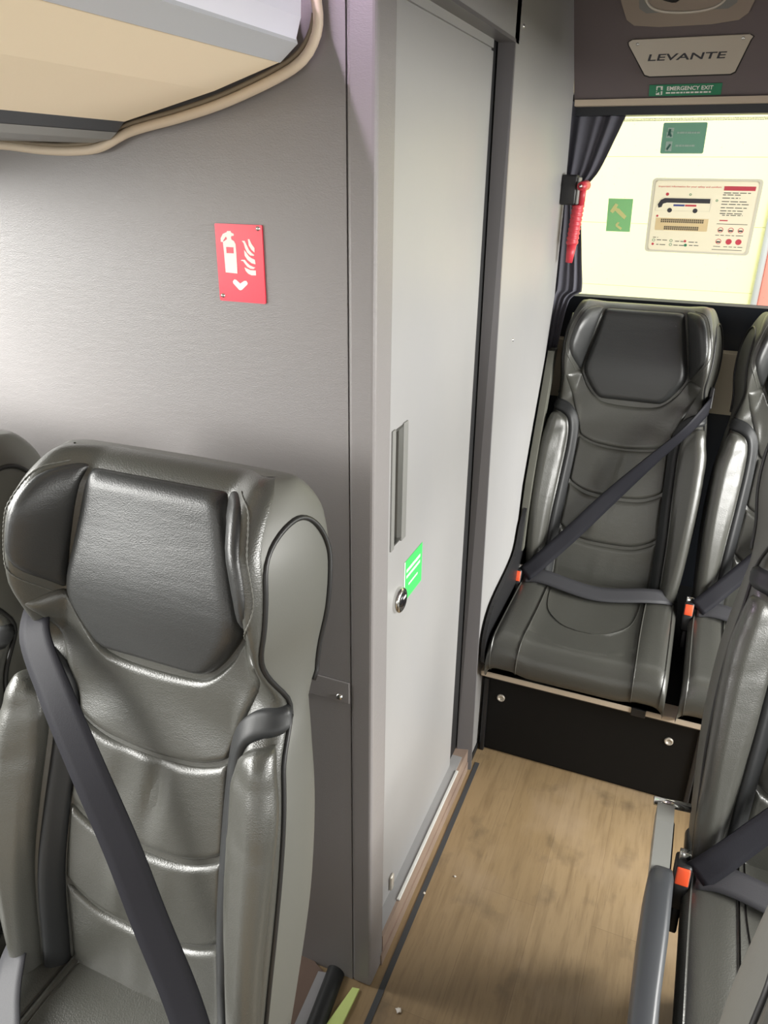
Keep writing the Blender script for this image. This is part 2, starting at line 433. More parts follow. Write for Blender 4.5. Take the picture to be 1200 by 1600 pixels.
    def crump(x, s):
        o = 0
        for cx, cy, wd, am, an in wk:
            a = (x-cx)*math.cos(an)+(s-cy)*math.sin(an); b = -(x-cx)*math.sin(an)+(s-cy)*math.cos(an)
            o += am*math.exp(-(a/wd)**2-(b/.035)**2)
        return o
    A = [(-.126, .01), (-.124, .13), (-.108, .215), (-.064, .272), (-.02, .288)]
    keep('cushion_insert', patch(SC0, A, mir(A), 40, 44, .011, .012, crump), M['leather'])
    SEATC[key] = R
    return R

def ribbon(path, normals, width, thick=.0016, n=60, roll=None):
    """flat strap along path"""
    P = catmull(path, n); Nn = catmull(normals, n); W = catmull([(w,) for w in width], n) if hasattr(width, '__len__') else None
    rows = []
    for i in range(n):
        t = P[min(i+1, n-1)]-P[max(i-1, 0)]; t /= np.linalg.norm(t)
        nn = Nn[i]-t*(Nn[i]@t); nn /= np.linalg.norm(nn); b = np.cross(t, nn)
        w = (W[i][0] if W else width)/2
        ring = []
        for k in (-1, -.5, 0, .5, 1): ring.append(P[i]+b*w*k+nn*thick)
        for k in (1, .5, 0, -.5, -1): ring.append(P[i]+b*w*k-nn*thick)
        rows.append(ring)
    mb = MB().grid(rows, True)
    k = len(mb.v)
    mb.f.append(tuple(range(9, -1, -1))); mb.f.append(tuple(range(k-10, k)))
    return mb

PART_ORDER = ['backrest', 'back_shell', 'piping', 'head_pad', 'wing_panel', 'yoke_panel', 'back_panel', 'side_bolster', 'bolster_band', 'stitching',
              'seat_cushion', 'cushion_bolster', 'cushion_panel', 'cushion_insert']
def make_seat(loc, lean_deg, label, belt_side, shoulder=None, lap=None, pedestal=True, buckle=True, twist=0.):
    """belt_side: +1 = shoulder anchor at +x"""
    lean = math.radians(lean_deg)
    root = empty('coach_seat', loc, label, 'seat', 'black leather coach seats')
    R = seat_meshes(lean)
    for nm in PART_ORDER:
        for me in R[nm]:
            o = bpy.data.objects.new(nm, me); COL.objects.link(o); o.parent = root
    sg = belt_side
    q = lambda x, d, w: P3(sg*x, d, w, lean)
    if shoulder is None:
        shoulder = [(.204, .05, .545), (.209, .0, .545), (.196, -.056, .525), (.160, -.084, .470), (.09, -.074, .385), (.0, -.060, .27), (-.10, -.070, .135), (-.175, -.092, .04), (-.206, -.100, .005)]
    pth = [q(*p) for p in shoulder]
    nb = np.array([0, -math.cos(lean), math.sin(lean)])
    tw = twist*np.array([-sg*1., 0, 1.])
    nr = [np.array([sg, 0, 0]), np.array([sg, -.6, 0])]+[nb+np.array([sg*.25, 0, 0])+1.6*tw, nb+1.3*tw]+[nb+twist*np.array([-sg*1., 0, 1.])]*(len(pth)-6)+[nb+np.array([-sg*.2, 0, 0]), nb+np.array([-sg*.3, 0, 0])]
    if twist: nr = [np.array([.3, -.9, .3])]*2+[np.array([.5, -.75, .55])]*(len(pth)-2)
    b = ribbon(pth, nr, .047).build('seat_belt', M['webbing'], root, True)
    g = MB().bbox(-.006, .006, -.02, .02, -.03, .03, .003).build('belt_guide', M['black_plastic'], b)
    g.location = q(.209, .03, .565); g.rotation_euler = (-lean, 0, 0)
    if lap is None:
        lap = [(-.205, -.090, .022), (-.15, -.092, .030), (0, -.105, .016), (.14, -.080, .028), (.198, -.055, .020), (.218, -.03, -.01)]
    lp = [np.array([sg*x, y, z]) for x, y, z in lap]
    ln = [np.array([0, -.55, .8])]*len(lp)
    ribbon(lp, ln, .044).build('lap_belt', M['lap'], root, True)
    if buckle:
        Rm = Matrix.Rotation(math.radians(-18), 4, 'X')
        bk = MB().bbox(-.013, .013, -.024, .024, -.05, .03, .005, 2, Rm).build('buckle', M['black_plastic'], root, True)
        bk.location = (-sg*.226, -.085, .005)
        MB().bbox(-.0105, .0105, -.0275, -.022, -.004, .026, .002, 2, Rm).build('release_button', M['orange'], bk, True)
        MB().bbox(-.009, .009, -.006, .010, .026, .044, .002, 2, Rm).build('belt_tongue', M['chrome'], bk, True)
        MB().bbox(-.008, .008, -.012, .012, -.10, -.045, .004, 2, Rm).build('buckle_stalk', M['black_plastic'], bk, True)
    if pedestal:
        z0 = -loc[2]
        MB().bbox(-.20, .20, -.40, .06, -.145, -.098, .008).build('seat_frame', M['black_plastic'], root)
        for x in (-.11, .09):
            MB().bbox(x-.02, x+.02, -.34, .02, z0, -.14, .006).build('leg', M['black_plastic'], root)
    return root

left_seat = make_seat((-.60, .553, .381), 11, 'black leather coach seat in front of the grey cubicle wall, below the red sign', -1,
    twist=.55, shoulder=[(.206, .050, .60), (.208, .022, .575), (.172, -.034, .545), (.100, -.068, .485), (.036, -.082, .405), (-.021, -.084, .31), (-.068, -.084, .215), (-.122, -.087, .120), (-.165, -.097, .04), (-.198, -.112, -.015), (-.215, -.12, -.045)],
    lap=[(-.205, -.12, .03), (-.10, -.22, .022), (.05, -.20, .020), (.14, -.13, .030), (.19, -.07, .040), (.222, -.02, .03)])
far_seat = make_seat((-1.088, .57, .365), 11, 'black coach seat by the left side, only its headrest edge and side showing', -1, buckle=False)
rear_a = make_seat((-.15, 2.05, .41), 14, 'black leather coach seat under the rear window, beside the toilet door', 1, pedestal=False)
rear_b = make_seat((.325, 2.05, .41), 14, 'black leather coach seat in the rear row, second from the toilet wall', 1, pedestal=False)
right_seat = make_seat((.352, 1.13, .415), 12, 'black leather aisle seat with grey armrest, across the wooden aisle floor', 1)
near_seat = make_seat((.362, .45, .41), 12, 'black leather coach seat cut by the right edge, in front of the armrest seat', 1)

# armrest of the aisle seat (pivot rod, arm, pad)
def armrest(root):
    ox, oy, oz = root.location
    a = MB()
    prof = [(1.105, .475), (1.105, .508), (1.06, .512), (.955, .508), (.955, .470), (1.05, .462)]
    a.prism([(.070-ox, y-oy, z-oz) for y, z in prof], (.028, 0, 0))
    arm = a.build('armrest', M['armgrey'], root)
    rows = []
    for y, x0, x1, z0, z1 in ((.962, .074, .104, .480, .512), (.948, .068, .106, .462, .5175), (.92, .066, .106, .445, .518), (.85, .065, .106, .432, .512), (.75, .066, .102, .428, .505), (.66, .067, .100, .430, .500), (.60, .069, .098, .437, .494), (.585, .074, .092, .45, .482)):
        cx, cz, hx, hz = (x0+x1)/2, (z0+z1)/2, (x1-x0)/2, (z1-z0)/2
        rows.append([np.array([cx-ox+hx*np.sign(math.cos(t))*abs(math.cos(t))**.5, y-oy, cz-oz+hz*np.sign(math.sin(t))*abs(math.sin(t))**.5]) for t in np.linspace(0, 2*PI, 24, endpoint=False)])
    p = MB().grid(rows, True); p.f.append(tuple(range(24))); p.f.append(tuple(range(len(p.v)-24, len(p.v))))
    p.build('armrest_pad', M['armpad'], arm, True)
    MB().tube([(.064-ox, 1.118-oy, .497-oz), (.125-ox, 1.126-oy, .495-oz)], .008, 12).build('pivot_rod', M['chrome'], arm, True)
armrest(right_seat)
MB().bbox(.098-.352, .109-.352, .64-1.13, 1.16-1.13, .06-.415, .425-.415, .004).build('side_panel', M['black_plastic'], right_seat)

# black side cover of the rear seat beside the cubicle wall
def side_cover(root):
    ox, oy, oz = root.location
    o = [(1.66, .312), (1.625, .33), (1.612, .38), (1.622, .43), (1.66, .468), (1.72, .488), (1.86, .505), (1.93, .53), (1.97, .60), (2.06, .62), (2.10, .315)]
    c = catmull(o, 40)
    MB().prism([(-.386-ox, y-oy, z-oz) for y, z in c], (.010, 0, 0)).build('side_cover', M['black_plastic'], root)
side_cover(rear_a)

# ------------------------------------------------------------------ setting
WX = -.393; WY = .918
struct('floor', MB().box(-1.25, 1.06, -3, 2.55, -.05, 0), M['floor'])
struct('ceiling', MB().box(-1.3, 1.3, -3, 2.0, 1.98, 2.03), M['ceiling'])
# cubicle front wall (faces the camera) with a corner post
mb = MB().box(-1.25, -.4335, WY, WY+.03, 0, 1.98)
struct('wall_front', mb, M['wall'])
mb = MB().bbox(-.4329, WX, WY-.0015, .98, 0, 1.98, .006, 3)
struct('trim_1', mb, M['wall'], smooth=False)
# cubicle side wall, pierced by the door opening
DY0, DY1, DZ = .98, 1.545, 1.723
mb = MB()
mb.box(WX-.03, WX, DY0, DY1+.03, DZ, 1.98)
mb.prism([(WX-.03, DY1, DZ), (WX, DY1, DZ), (WX, DY1+.045, 0), (WX-.03, DY1+.045, 0)], (0, 0, 0)) if False else None
ye = [(2.05, 1.98), (2.172, 1.70), (2.195, 1.45), (2.195, 1.20), (2.14, 1.03), (2.06, .86), (1.99, .70), (1.95, .46), (1.95, 0)]
outline = [(DY1, DZ), (DY1, 1.98)]+ye+[(DY1+.042, 0)]
mb.prism([(WX-.03, y, z) for y, z in outline], (.03, 0, 0))
struct('wall_aisle', mb, M['door'])
# jamb on the far side of the opening
mb = MB()
mb.prism([(WX-.03, DY1-.004, DZ+.004), (WX+.001, DY1-.002, DZ+.004), (WX+.010, DY1+.042, 0.0), (WX-.03, DY1+.030, 0.0)], (0, .006, 0))
mb.prism([(WX-.028, DY0, DZ-.001), (WX+.001, DY0, DZ-.001), (WX+.001, DY1, DZ-.001), (WX-.028, DY1, DZ-.001)], (0, 0, .006))
struct('trim_2', mb, M['jamb'])
# olive trim that follows the rear seat, and low bevel at the wall foot
mb = MB()
rows = [[(-.391, y+.004, z), (-.372, y+.004, z), (-.372, y+.05, z), (-.391, y+.05, z)] for y, z in ((2.165, 1.05), (2.085, .86), (2.015, .70), (1.975, .50))]
mb.grid(rows, True); struct('trim_3', mb, M['olive'])
struct('trim_4', MB().box(WX, WX+.0035, 1.60, 1.682, 0, .02), M['rubber'])

# horizontal joint strip with a screw on the front wall
root = empty('joint_strip', (-.50, WY, .718), 'short grey joint strip with a dome screw beside the aisle corner', 'strip')
MB().bbox(-.12, .066, -.0035, -.0005, -.021, .021, .0012).build('strip_plate', M['wall'], root)
mb = MB(); mb.grid([[(.048+.0062*math.cos(a)*math.cos(t), -.0035-.004*math.sin(a), -.011+.0062*math.cos(a)*math.sin(t)) for t in np.linspace(0, 2*PI, 16, endpoint=False)] for a in np.linspace(0, PI/2, 5)], True)
mb.build('screw', M['chrome'], root, True)

# door
LX = WX-.027
HY0, HY1, HZ0, HZ1 = 1.050, 1.116, .923, 1.132
mb = MB()
def leaf(y0, y1, z0, z1): mb.box(LX-.025, LX, y0, y1, z0, z1)
leaf(.93, HY0, .03, 1.704); leaf(HY1, 1.503, .03, 1.704); leaf(HY0, HY1, .03, HZ0); leaf(HY0, HY1, HZ1, 1.704)
mb.box(LX-.025, LX-.004, .93, 1.503, 1.704, 1.709); mb.box(LX-.025, LX, .93, 1.503, 1.709, 1.727)
door = struct('door_1', mb, M['door'])
mb = MB()
d = .016
ysec = [(HY0, 0), (HY0+.004, .002), (HY0+.012, .002), (HY0+.016, -d), (HY0+.036, -d), (HY0+.040, -.004), (HY0+.046, .0015), (HY1-.002, .0015), (HY1, 0)]
mb.grid([[(LX+x, y, z) for y, x in ysec] for z in (HZ0, HZ0+.004, HZ1-.004, HZ1)])
for z in (HZ0+.003, HZ1-.003):
    mb.prism([(LX-d, HY0+.010, z), (LX-d, HY0+.042, z), (LX+.002, HY0+.046, z), (LX+.002, HY0+.006, z)], (0, 0, .003))
hr = mb.build('handle_recess', M['recess'], door)
MB().bbox(LX-.004, LX+.003, HY0-.002, HY0+.012, HZ0-.002, HZ1+.002, .0012).bbox(LX-.004, LX+.003, HY1-.020, HY1+.001, HZ0-.002, HZ1+.002, .0012).build('recess_edge', M['unitgrey'], hr)
def lathe_x(prof, x, y, z, n=28):
    return MB().grid([[(x+dx, y+r*math.cos(t), z+r*math.sin(t)) for t in np.linspace(0, 2*PI, n, endpoint=False)] for r, dx in prof], True)
lk = lathe_x([(.0001, .010), (.014, .010), (.018, .012), (.0225, .010), (.024, .006), (.024, .0)], LX, 1.090, .807).build('lock', M['chrome'], door, True)
lathe_x([(.0001, .0125), (.012, .0125), (.0135, .0105)], LX, 1.092, .808, 20).build('lock_window', M['blackgloss'], lk, True)
MB().bbox(LX+.0124, LX+.0134, 1.086, 1.099, .811, .816, .0004, 1).build('lock_pointer', M['white'], lk)
MB().bbox(LX, LX+.007, 1.075, 1.092, .085, .125, .003).build('floor_bolt', M['steel'], door, True)
struct('rubber_gap', MB().box(LX-.024, LX-.006, 1.503, 1.60, .072, 1.76).box(LX-.024, LX-.006, .93, 1.503, 1.727, 1.76), M['rubber'], door)
# threshold
t = struct('trim_5', MB().box(WX-.05, WX, .98, 1.59, 0, .072).box(WX, WX+.003, WY+.05, 1.58, 0, .03), M['threshold'])
setp(MB().bbox(WX-.006, WX+.0015, 1.07, 1.49, .072, .077, .0015).build('door_sill', M['sill'], t), 'pale metal sill')
MB().box(WX-.045, WX-.006, .985, 1.545, .072, .0735).build('sill_plate', M['door'], t)
# dark floor weld line
struct('trim_6', MB().prism([(-.374, .3, .0004), (-.362, .3, .0004), (-.367, 1.62, .0004), (-.379, 1.62, .0004)], (0, 0, .0012)), M['greystrip'])
# small screws and marks on the walls
for nm, loc in (('a', (WX, 1.72, 1.16)), ('b', (WX, 1.60, .075)), ('c', (WX, 1.60, 1.755))):
    o = lathe_x([(.0001, .0025), (.003, .002), (.004, 0)], *loc, 10).build('wall_screw', M['chrome'], None, True)
    setp(o, {'a': 'small bright screw in the grey side wall near the curtain, shoulder height', 'b': 'small bright screw at the foot of the door jamb', 'c': 'small bright screw above the toilet door corner'}[nm], 'screw', 'screws in the side wall')

# floor edge strips beside the left seat
def floor_strip(name, pts, z0, z1, m):
    return MB().prism([(x, y, z0) for x, y in pts], (0, 0, z1-z0)).build(name, m)
def ext(a, b, k): return (a[0]+(a[0]-b[0])*k, a[1]+(a[1]-b[1])*k)
def strip_quad(lb, rb, rt, lt, k=1.6): return [ext(lb, lt, k), ext(rb, rt, k), rt, lt]
o = floor_strip('metal_edge_strip', strip_quad((-.497, .795), (-.473, .803), (-.486, .905), (-.503, .901)), 0, .008, M['silver'])
setp(o, 'flat silver strip on the floor beside the left seat', 'strip')
rows = []
for t in np.linspace(0, 1, 12):
    c = (-.420-.053*t-.0, .40+.52*t)
    rows.append([(c[0]+.002+.019*math.cos(a), c[1], .001+.019*math.sin(a)) for a in np.linspace(0, PI, 10)])
o = MB().grid(rows).build('rubber_strip', M['band'], None, True)
setp(o, 'rounded black rubber strip along the floor between silver and yellow strips', 'strip')
o = floor_strip('glow_strip', strip_quad((-.440, .819), (-.413, .829), (-.411, .902), (-.425, .899)), 0, .006, M['glow'])
setp(o, 'yellow-green floor strip at the foot of the cubicle corner', 'strip')
struct('floor_covering', MB().prism([(-1.24, -1, 0.0004), (-.40, -.1, .0004), (-.494, .905, .0004), (-.52, WY, .0004), (-1.24, WY, .0004)], (0, 0, .006)), M['carpet'])

# coach shell: sides with window openings, front
def shell_side(name, x0, x1, ya, yb, zs):
    mb = MB().box(x0, x1, -3, 2.55, -.05, zs[0]).box(x0, x1, -3, 2.55, zs[1], 2.0).box(x0, x1, -3, ya, zs[0], zs[1]).box(x0, x1, yb, 2.55, zs[0], zs[1])
    for k in (-.35,) if x0 > 0 else (-.55,): mb.box(x0, x1, k-.04, k+.04, zs[0], zs[1])
    return struct(name, mb, M['wall'])
shell_side('wall_left', -1.30, -1.25, -2.4, .90, (.40, 1.49))
shell_side('wall_right', 1.06, 1.11, -2.4, 2.25, (.45, 1.50))
struct('wall_behind', MB().box(-1.3, 1.3, -3.05, -3, -.05, .75).box(-1.3, 1.3, -3.05, -3, 1.85, 2.0), M['wall'])

# rear: sloped panel, rail, window, ledge
PA = np.array([0, 2.19, 1.685]); PU = np.array([0, -.13, .19]); PU = PU/np.linalg.norm(PU); PN = np.array([0, -PU[2], PU[1]])   # PN faces the cabin
def onpanel(x, t, off=0.): return PA+np.array([x, 0, 0])+PU*t+PN*off
mb = MB(); mb.prism([onpanel(-.393, -.01), onpanel(1.05, -.01), onpanel(1.05, .38), onpanel(-.393, .38)], -PN*.03)
struct('wall_rear', mb, M['rearpanel'])
mb = MB().box(-.39, 1.05, 2.185, 2.215, 1.668, 1.682); struct('trim_7', mb, M['cream'])
struct('trim_8', MB().box(-.39, 1.05, 2.215, 2.27, 1.648, 1.672), M['cloth_dark'])
GA = np.array([0, 2.42, 1.15]); GU = np.array([0, -.16, .53]); GU = GU/np.linalg.norm(GU); GN = np.array([0, -GU[2], GU[1]])
def onglass(x, t, off=0.): return GA+np.array([x, 0, 0])+GU*t+GN*off
def gt(z): return (z-1.15)/GU[2]
win = MB()
win.prism([onglass(-.46, gt(1.02), .0), onglass(1.05, gt(1.02)), onglass(1.05, gt(1.172)), onglass(-.46, gt(1.172))], -GN*.02)
win.prism([onglass(-.46, gt(1.665), .0), onglass(1.05, gt(1.665)), onglass(1.05, gt(1.70)), onglass(-.46, gt(1.70))], -GN*.02)
win.prism([onglass(-.46, gt(1.17)), onglass(-.42, gt(1.17)), onglass(-.42, gt(1.67)), onglass(-.46, gt(1.67))], -GN*.02)
win.prism([onglass(1.00, gt(1.17)), onglass(1.05, gt(1.17)), onglass(1.05, gt(1.67)), onglass(1.00, gt(1.67))], -GN*.02)
w1 = struct('window_1', win, M['cloth_dark'])
MB().grid([[onglass(-.44, gt(1.16), -.008), onglass(1.02, gt(1.16), -.008)], [onglass(-.44, gt(1.67), -.008), onglass(1.02, gt(1.67), -.008)]]).build('pane', M['glass'], w1)
MB().grid([[onglass(-.42, gt(1.636), -.005), onglass(1.0, gt(1.636), -.005)], [onglass(-.42, gt(1.668), -.005), onglass(1.0, gt(1.668), -.005)]]).build('dotted_band', M['frit'], w1)
mb = MB().box(-.46, 1.05, 2.40, 2.55, .86, 1.04); struct('trim_9', mb, M['ledge'])
struct('trim_10', MB().box(-.46, 1.05, 2.41, 2.55, 0, .86), M['cloth_dark'])
struct('side_pillar', MB().box(-.60, -.425, 2.19, 2.55, 0, 2.0), M['cloth_dark'])

# bench base under the rear row
root = empty('bench_base', (0, 1.682, 0), 'black boxed bench base with round bolts under the rear seats', 'bench base')
MB().bbox(-.388, 1.05, .008, .70, 0, .280, .002).build('base_box', M['plinth'], root)
MB().box(-.372, .165, 0, .008, .012, .252).build('front_panel', M['plinth'], root)
MB().box(.185, .70, 0, .008, .012, .252).build('front_panel', M['plinth'], root)
mb = MB()
for x0, x1, z0, z1 in ((-.385, .172, .252, .270), (-.385, -.372, 0, .25), (.165, .178, 0, .25)): mb.bbox(x0, x1, -.008, .010, z0, z1, .003)
mb.build('panel_frame', M['black_plastic'], root)
MB().bbox(-.388, 1.05, -.042, .012, .280, .297, .003).build('top_board', M['cream'], root)
for x in (-.336, .102):
    b = MB()
    b.grid([[(x+r*math.cos(t), y, .193+r*math.sin(t)) for t in np.linspace(0, 2*PI, 20, endpoint=False)] for r, y in ((.011, 0), (.0105, -.004), (.0085, -.005), (.006, -.003), (.0055, -.001), (.0001, -.001))], True)
    b.build('bolt', M['steel'], root, True)
MB().bbox(.0, .035, -.046, -.02, .276, .299, .002).build('seat_clamp', M['black_plastic'], root)

# curtain
rows = []
def cprof(z):   # left and right edge of the gathered curtain
    l = interp([(1.0, -.425), (1.19, -.415), (1.45, -.412), (1.68, -.424)], z)
    r = interp(smooth_tab([(1.0, -.385), (1.18, -.36), (1.205, -.328), (1.30, -.338), (1.40, -.352), (1.452, -.362), (1.48, -.348), (1.52, -.318), (1.598, -.286), (1.64, -.270), (1.685, -.254)]), z)
    return l, r
for z in np.linspace(1.0, 1.684, 60):
    l, r = cprof(z); row = []
    for t in np.linspace(0, 1, 80):
        a = .013*(.5+.5*(r-l)/.15)
        row.append((l+(r-l)*t, 2.246+.012*(1.68-z)*0+a*.75*math.sin(t*25+2.2*math.sin(3*z))*(.6+.4*math.sin(t*9+1)), z))
    rows.append(row)
root = empty('curtain', (-.34, 2.246, 1.0), 'dark grey curtain gathered at the left side of the rear window', 'curtain')
o = MB().grid(rows).build('cloth', M['curtain'], None, True); o.parent = root; o.matrix_parent_inverse = Matrix.Translation((.34, -2.246, -1.0))
o = MB().grid([[(p[0]+.002, p[1]-.010, p[2]) for p in (r[-5], r[-4], r[-3], r[-2], r[-1])] for r in rows]).build('hem', M['curtain'], None, True); o.parent = root; o.matrix_parent_inverse = Matrix.Translation((.34, -2.246, -1.0))
o = MB().bbox(-.424, -.348, 2.236, 2.262, 1.440, 1.456, .004).build('tie_band', M['curtain'], None, True); o.parent = root; o.matrix_parent_inverse = Matrix.Translation((.34, -2.246, -1.0))

# emergency hammer on its holder
root = empty('emergency_hammer', (WX, 2.150, 1.40), 'red emergency hammer hanging from a black holder beside the curtain', 'hammer')
def hp(x, y, z): return (x-WX, y-2.150, z-1.40)
x0, y0, z0 = hp(WX, 2.125, 1.437)
hold = MB().bbox(x0, x0+.040, y0, y0+.045, z0, z0+.072, .005).build('holder', M['black_plastic'], root, True)
MB().bbox(x0+.040, x0+.046, y0+.004, y0+.041, z0+.002, z0+.066, .002).build('holder_clip', M['unitgrey'], hold, True)
mb = MB().tube([hp(-.340, 2.155, 1.487), hp(-.341, 2.153, 1.437)], .0085, 12)
mb.tube([hp(-.341, 2.120, 1.482), hp(-.339, 2.185, 1.484)], [.010, .013], 14)
mb.build('hammer_head', M['red_plastic'], root, True)
MB().tube([hp(-.341, 2.106, 1.482), hp(-.341, 2.122, 1.482)], [.001, .008], 10).build('steel_tip', M['chrome'], root, True)
rows = []
for k in range(26):
    z = 1.437-.098*k/25; w = .017+.002*math.sin(k*2.2)+.002
    rows.append([hp(-.348-.006*k/25+w*.8*math.cos(t), 2.155+w*1.1*math.sin(t), z) for t in np.linspace(0, 2*PI, 14, endpoint=False)])
mb = MB().grid(rows, True); mb.f.append(tuple(range(14))); mb.f.append(tuple(range(len(mb.v)-14, len(mb.v)))); mb.build('handle', M['red_plastic'], root, True)
MB().tube([hp(-.354, 2.155, 1.340), hp(-.357, 2.156, 1.293)], [.013, .009], 12).build('handle_tail', M['red_plastic'], root, True)

# ------------------------------------------------------------------ flat signs
class Sign:
    """u to the right, v downwards, both 0..1 over the plate"""
    def __init__(s, o, ux, uy):
        s.o, s.ux, s.uy = map(lambda a: np.array(a, float), (o, ux, uy))
        s.w = np.linalg.norm(s.ux); s.h = np.linalg.norm(s.uy)
        s.n = np.cross(s.uy, s.ux); s.n /= np.linalg.norm(s.n)
    def p(s, u, v, off=0.): return s.o+s.ux*u+s.uy*v+s.n*off
    def poly(s, mb, pts, off, th=.0002):
        return mb.prism([s.p(u, v, off) for u, v in pts], s.n*th)
    def rect(s, mb, u0, v0, u1, v1, off): return s.poly(mb, [(u0, v0), (u1, v0), (u1, v1), (u0, v1)], off)
    def disc(s, mb, u, v, r, off, n=20): return s.poly(mb, [(u+r/s.w*math.cos(t), v+r/s.h*math.sin(t)) for t in np.linspace(0, 2*PI, n, endpoint=False)], off)
    def ring(s, mb, u, v, r, w, off, n=24):
        k = [[s.p(u+q/s.w*math.cos(t), v+q/s.h*math.sin(t), off) for t in np.linspace(0, 2*PI, n, endpoint=False)] for q in (r-w, r)]
        return mb.grid(k, True)
    def plate(s, name, m, parent, th, rad=.0, off=.0004, inset=0., film=False, hole=None):
        pts = []; a, b = rad/s.w, rad/s.h
        lo, hi = inset, 1-inset
        for cu, cv, t0 in ((hi-a, lo+b, -PI/2), (hi-a, hi-b, 0), (lo+a, hi-b, PI/2), (lo+a, lo+b, PI)):
            for t in np.linspace(t0, t0+PI/2, 7 if rad else 1): pts.append((cu+a*math.cos(t), cv+b*math.sin(t)))
        if film:      # a single thin film, optionally with a window cut out of its middle
            P = [s.p(u, v, off) for u, v in pts]; mb = MB()
            if hole: mb.grid([P+P[:1], [s.p(.5+(u-.5)*hole, .5+(v-.5)*hole, off) for u, v in pts+pts[:1]]])
            else: mb.add(P, [tuple(range(len(P)))])
            return mb.build(name, m, parent)
        return s.poly(MB(), pts, off, th).build(name, m, parent)
    def text(s, name, body, u, v, height, m, parent, off, align='LEFT', width=None, shear=0, bold=0., ext_=.0001):
        cu = bpy.data.curves.new(name, 'FONT'); cu.body = body; cu.size = height/.7; cu.align_x = align; cu.align_y = 'CENTER'
        cu.extrude = ext_; cu.shear = shear; cu.offset = bold; cu.resolution_u = 3
        tmp = bpy.data.objects.new('tmp', cu); COL.objects.link(tmp)
        dg = bpy.context.evaluated_depsgraph_get(); dg.update()
        me = bpy.data.meshes.new_from_object(tmp.evaluated_get(dg)); bpy.data.objects.remove(tmp); bpy.data.curves.remove(cu)
        xs = [q.co.x for q in me.vertices]; k = 1.
        if width: k = width/(max(xs)-min(xs))
        ux, uy = s.ux/s.w, -s.uy/s.h; o = s.p(u, v, off)
        for q in me.vertices:
            q.co = Vector(o+ux*q.co.x*k+uy*q.co.y+s.n*q.co.z)
        return link(name, me, m, parent, False)
    def dashes(s, mb, u0, u1, v, hv, off, seed=1):
        r = random.Random(seed); u = u0
        while u < u1-.005:
            w = min(r.uniform(.02, .07)*(1 if s.w > .12 else 1.6), u1-u); s.rect(mb, u, v-hv/2, u+w, v+hv/2, off); u += w+.012
        return mb

def local_root(name, sign, label, cat, group=None):
    c = sign.p(.5, 1.); r = empty(name, c, label, cat, group); return r
def adopt(objs, root):
    for o in objs:
        o.parent = root; o.matrix_parent_inverse = Matrix.Translation(-root.location)

# red fire extinguisher sign
s = Sign((-.630, WY, 1.439), (.074, 0, 0), (0, 0, -.1015))
root = local_root('fire_sign', s, 'red fire extinguisher sign screwed to the grey front wall', 'sign')
O = [s.plate('sign_plate', M['red'], None, .0022, .002)]
off = .0028
mb = MB()
def pu(x, y):  # sign-drawing units: 1100 x 1600 sketch grid to u, v
    return ((x-165-.058*(y-180))/748, (y-180-.045*(x-165))/1222)
ext_body = [(300, 470), (330, 450), (368, 425), (362, 395), (345, 388), (335, 410), (312, 440), (303, 470), (268, 465), (266, 410), (300, 345), (365, 315), (368, 300), (430, 300), (432, 320), (478, 345), (478, 372), (440, 378), (432, 398), (440, 428), (480, 455), (505, 500), (516, 640), (532, 962), (340, 945), (318, 640)]
s.poly(mb, [pu(*q) for q in ext_body], off)
flames = [[(700, 425), (725, 425), (760, 500), (805, 560), (806, 630), (755, 585), (715, 520)],
          [(605, 450), (650, 450), (685, 520), (720, 590), (760, 635), (802, 665), (795, 682), (740, 675), (690, 630), (655, 560), (635, 490)],
          [(640, 590), (670, 625), (720, 690), (765, 720), (812, 740), (822, 812), (760, 795), (695, 745), (650, 680)],
          [(585, 755), (605, 742), (650, 742), (690, 790), (730, 825), (780, 850), (820, 862), (790, 885), (740, 880), (690, 850), (650, 800), (625, 765)],
          [(645, 862), (690, 880), (740, 903), (828, 908), (830, 985), (760, 985), (705, 960), (665, 915)]]
for f in flames: s.poly(mb, [pu(*q) for q in f], off)
s.poly(mb, [pu(*q) for q in [(455, 1085), (480, 1055), (510, 1062), (575, 1120), (640, 1075), (675, 1075), (697, 1110), (690, 1135), (605, 1220), (580, 1230), (555, 1220), (460, 1118)]], off)
O.append(mb.build('symbol', M['white'], None))
mb = MB(); s.poly(mb, [pu(*q) for q in [(355, 545), (470, 550), (474, 645), (360, 640)]], off+.0003); O.append(mb.build('symbol_label', M['red'], None))
for u, v in ((.915, .045), (.075, .93)):
    mb = MB(); rows = []
    for r, h in ((.0001, .0024), (.0022, .002), (.0032, 0)):
        rows.append([s.p(u+r/s.w*math.cos(t), v+r/s.h*math.sin(t), .0026+h) for t in np.linspace(0, 2*PI, 12, endpoint=False)])
    O.append(mb.grid(rows, True).build('screw', M['chrome'], None, True))
adopt(O, root)

# bright green sticker on the door
s = Sign((LX, 1.119, .866), (0, .095, 0), (0, 0, -.083))
root = local_root('door_sticker', s, 'bright green sticker beside the round lock on the toilet door', 'sticker')
O = [s.plate('sticker_film', M['lime'], None, .0004, .001)]
mb = MB()
s.dashes(mb, .12, .88, .27, .08, .001, 3); s.dashes(mb, .12, .88, .42, .07, .001, 4); s.dashes(mb, .25, .75, .66, .05, .001, 5)
s.rect(mb, 0, 0, .05, 1, .0008)
O.append(mb.build('printing', M['white'], None)); adopt(O, root)

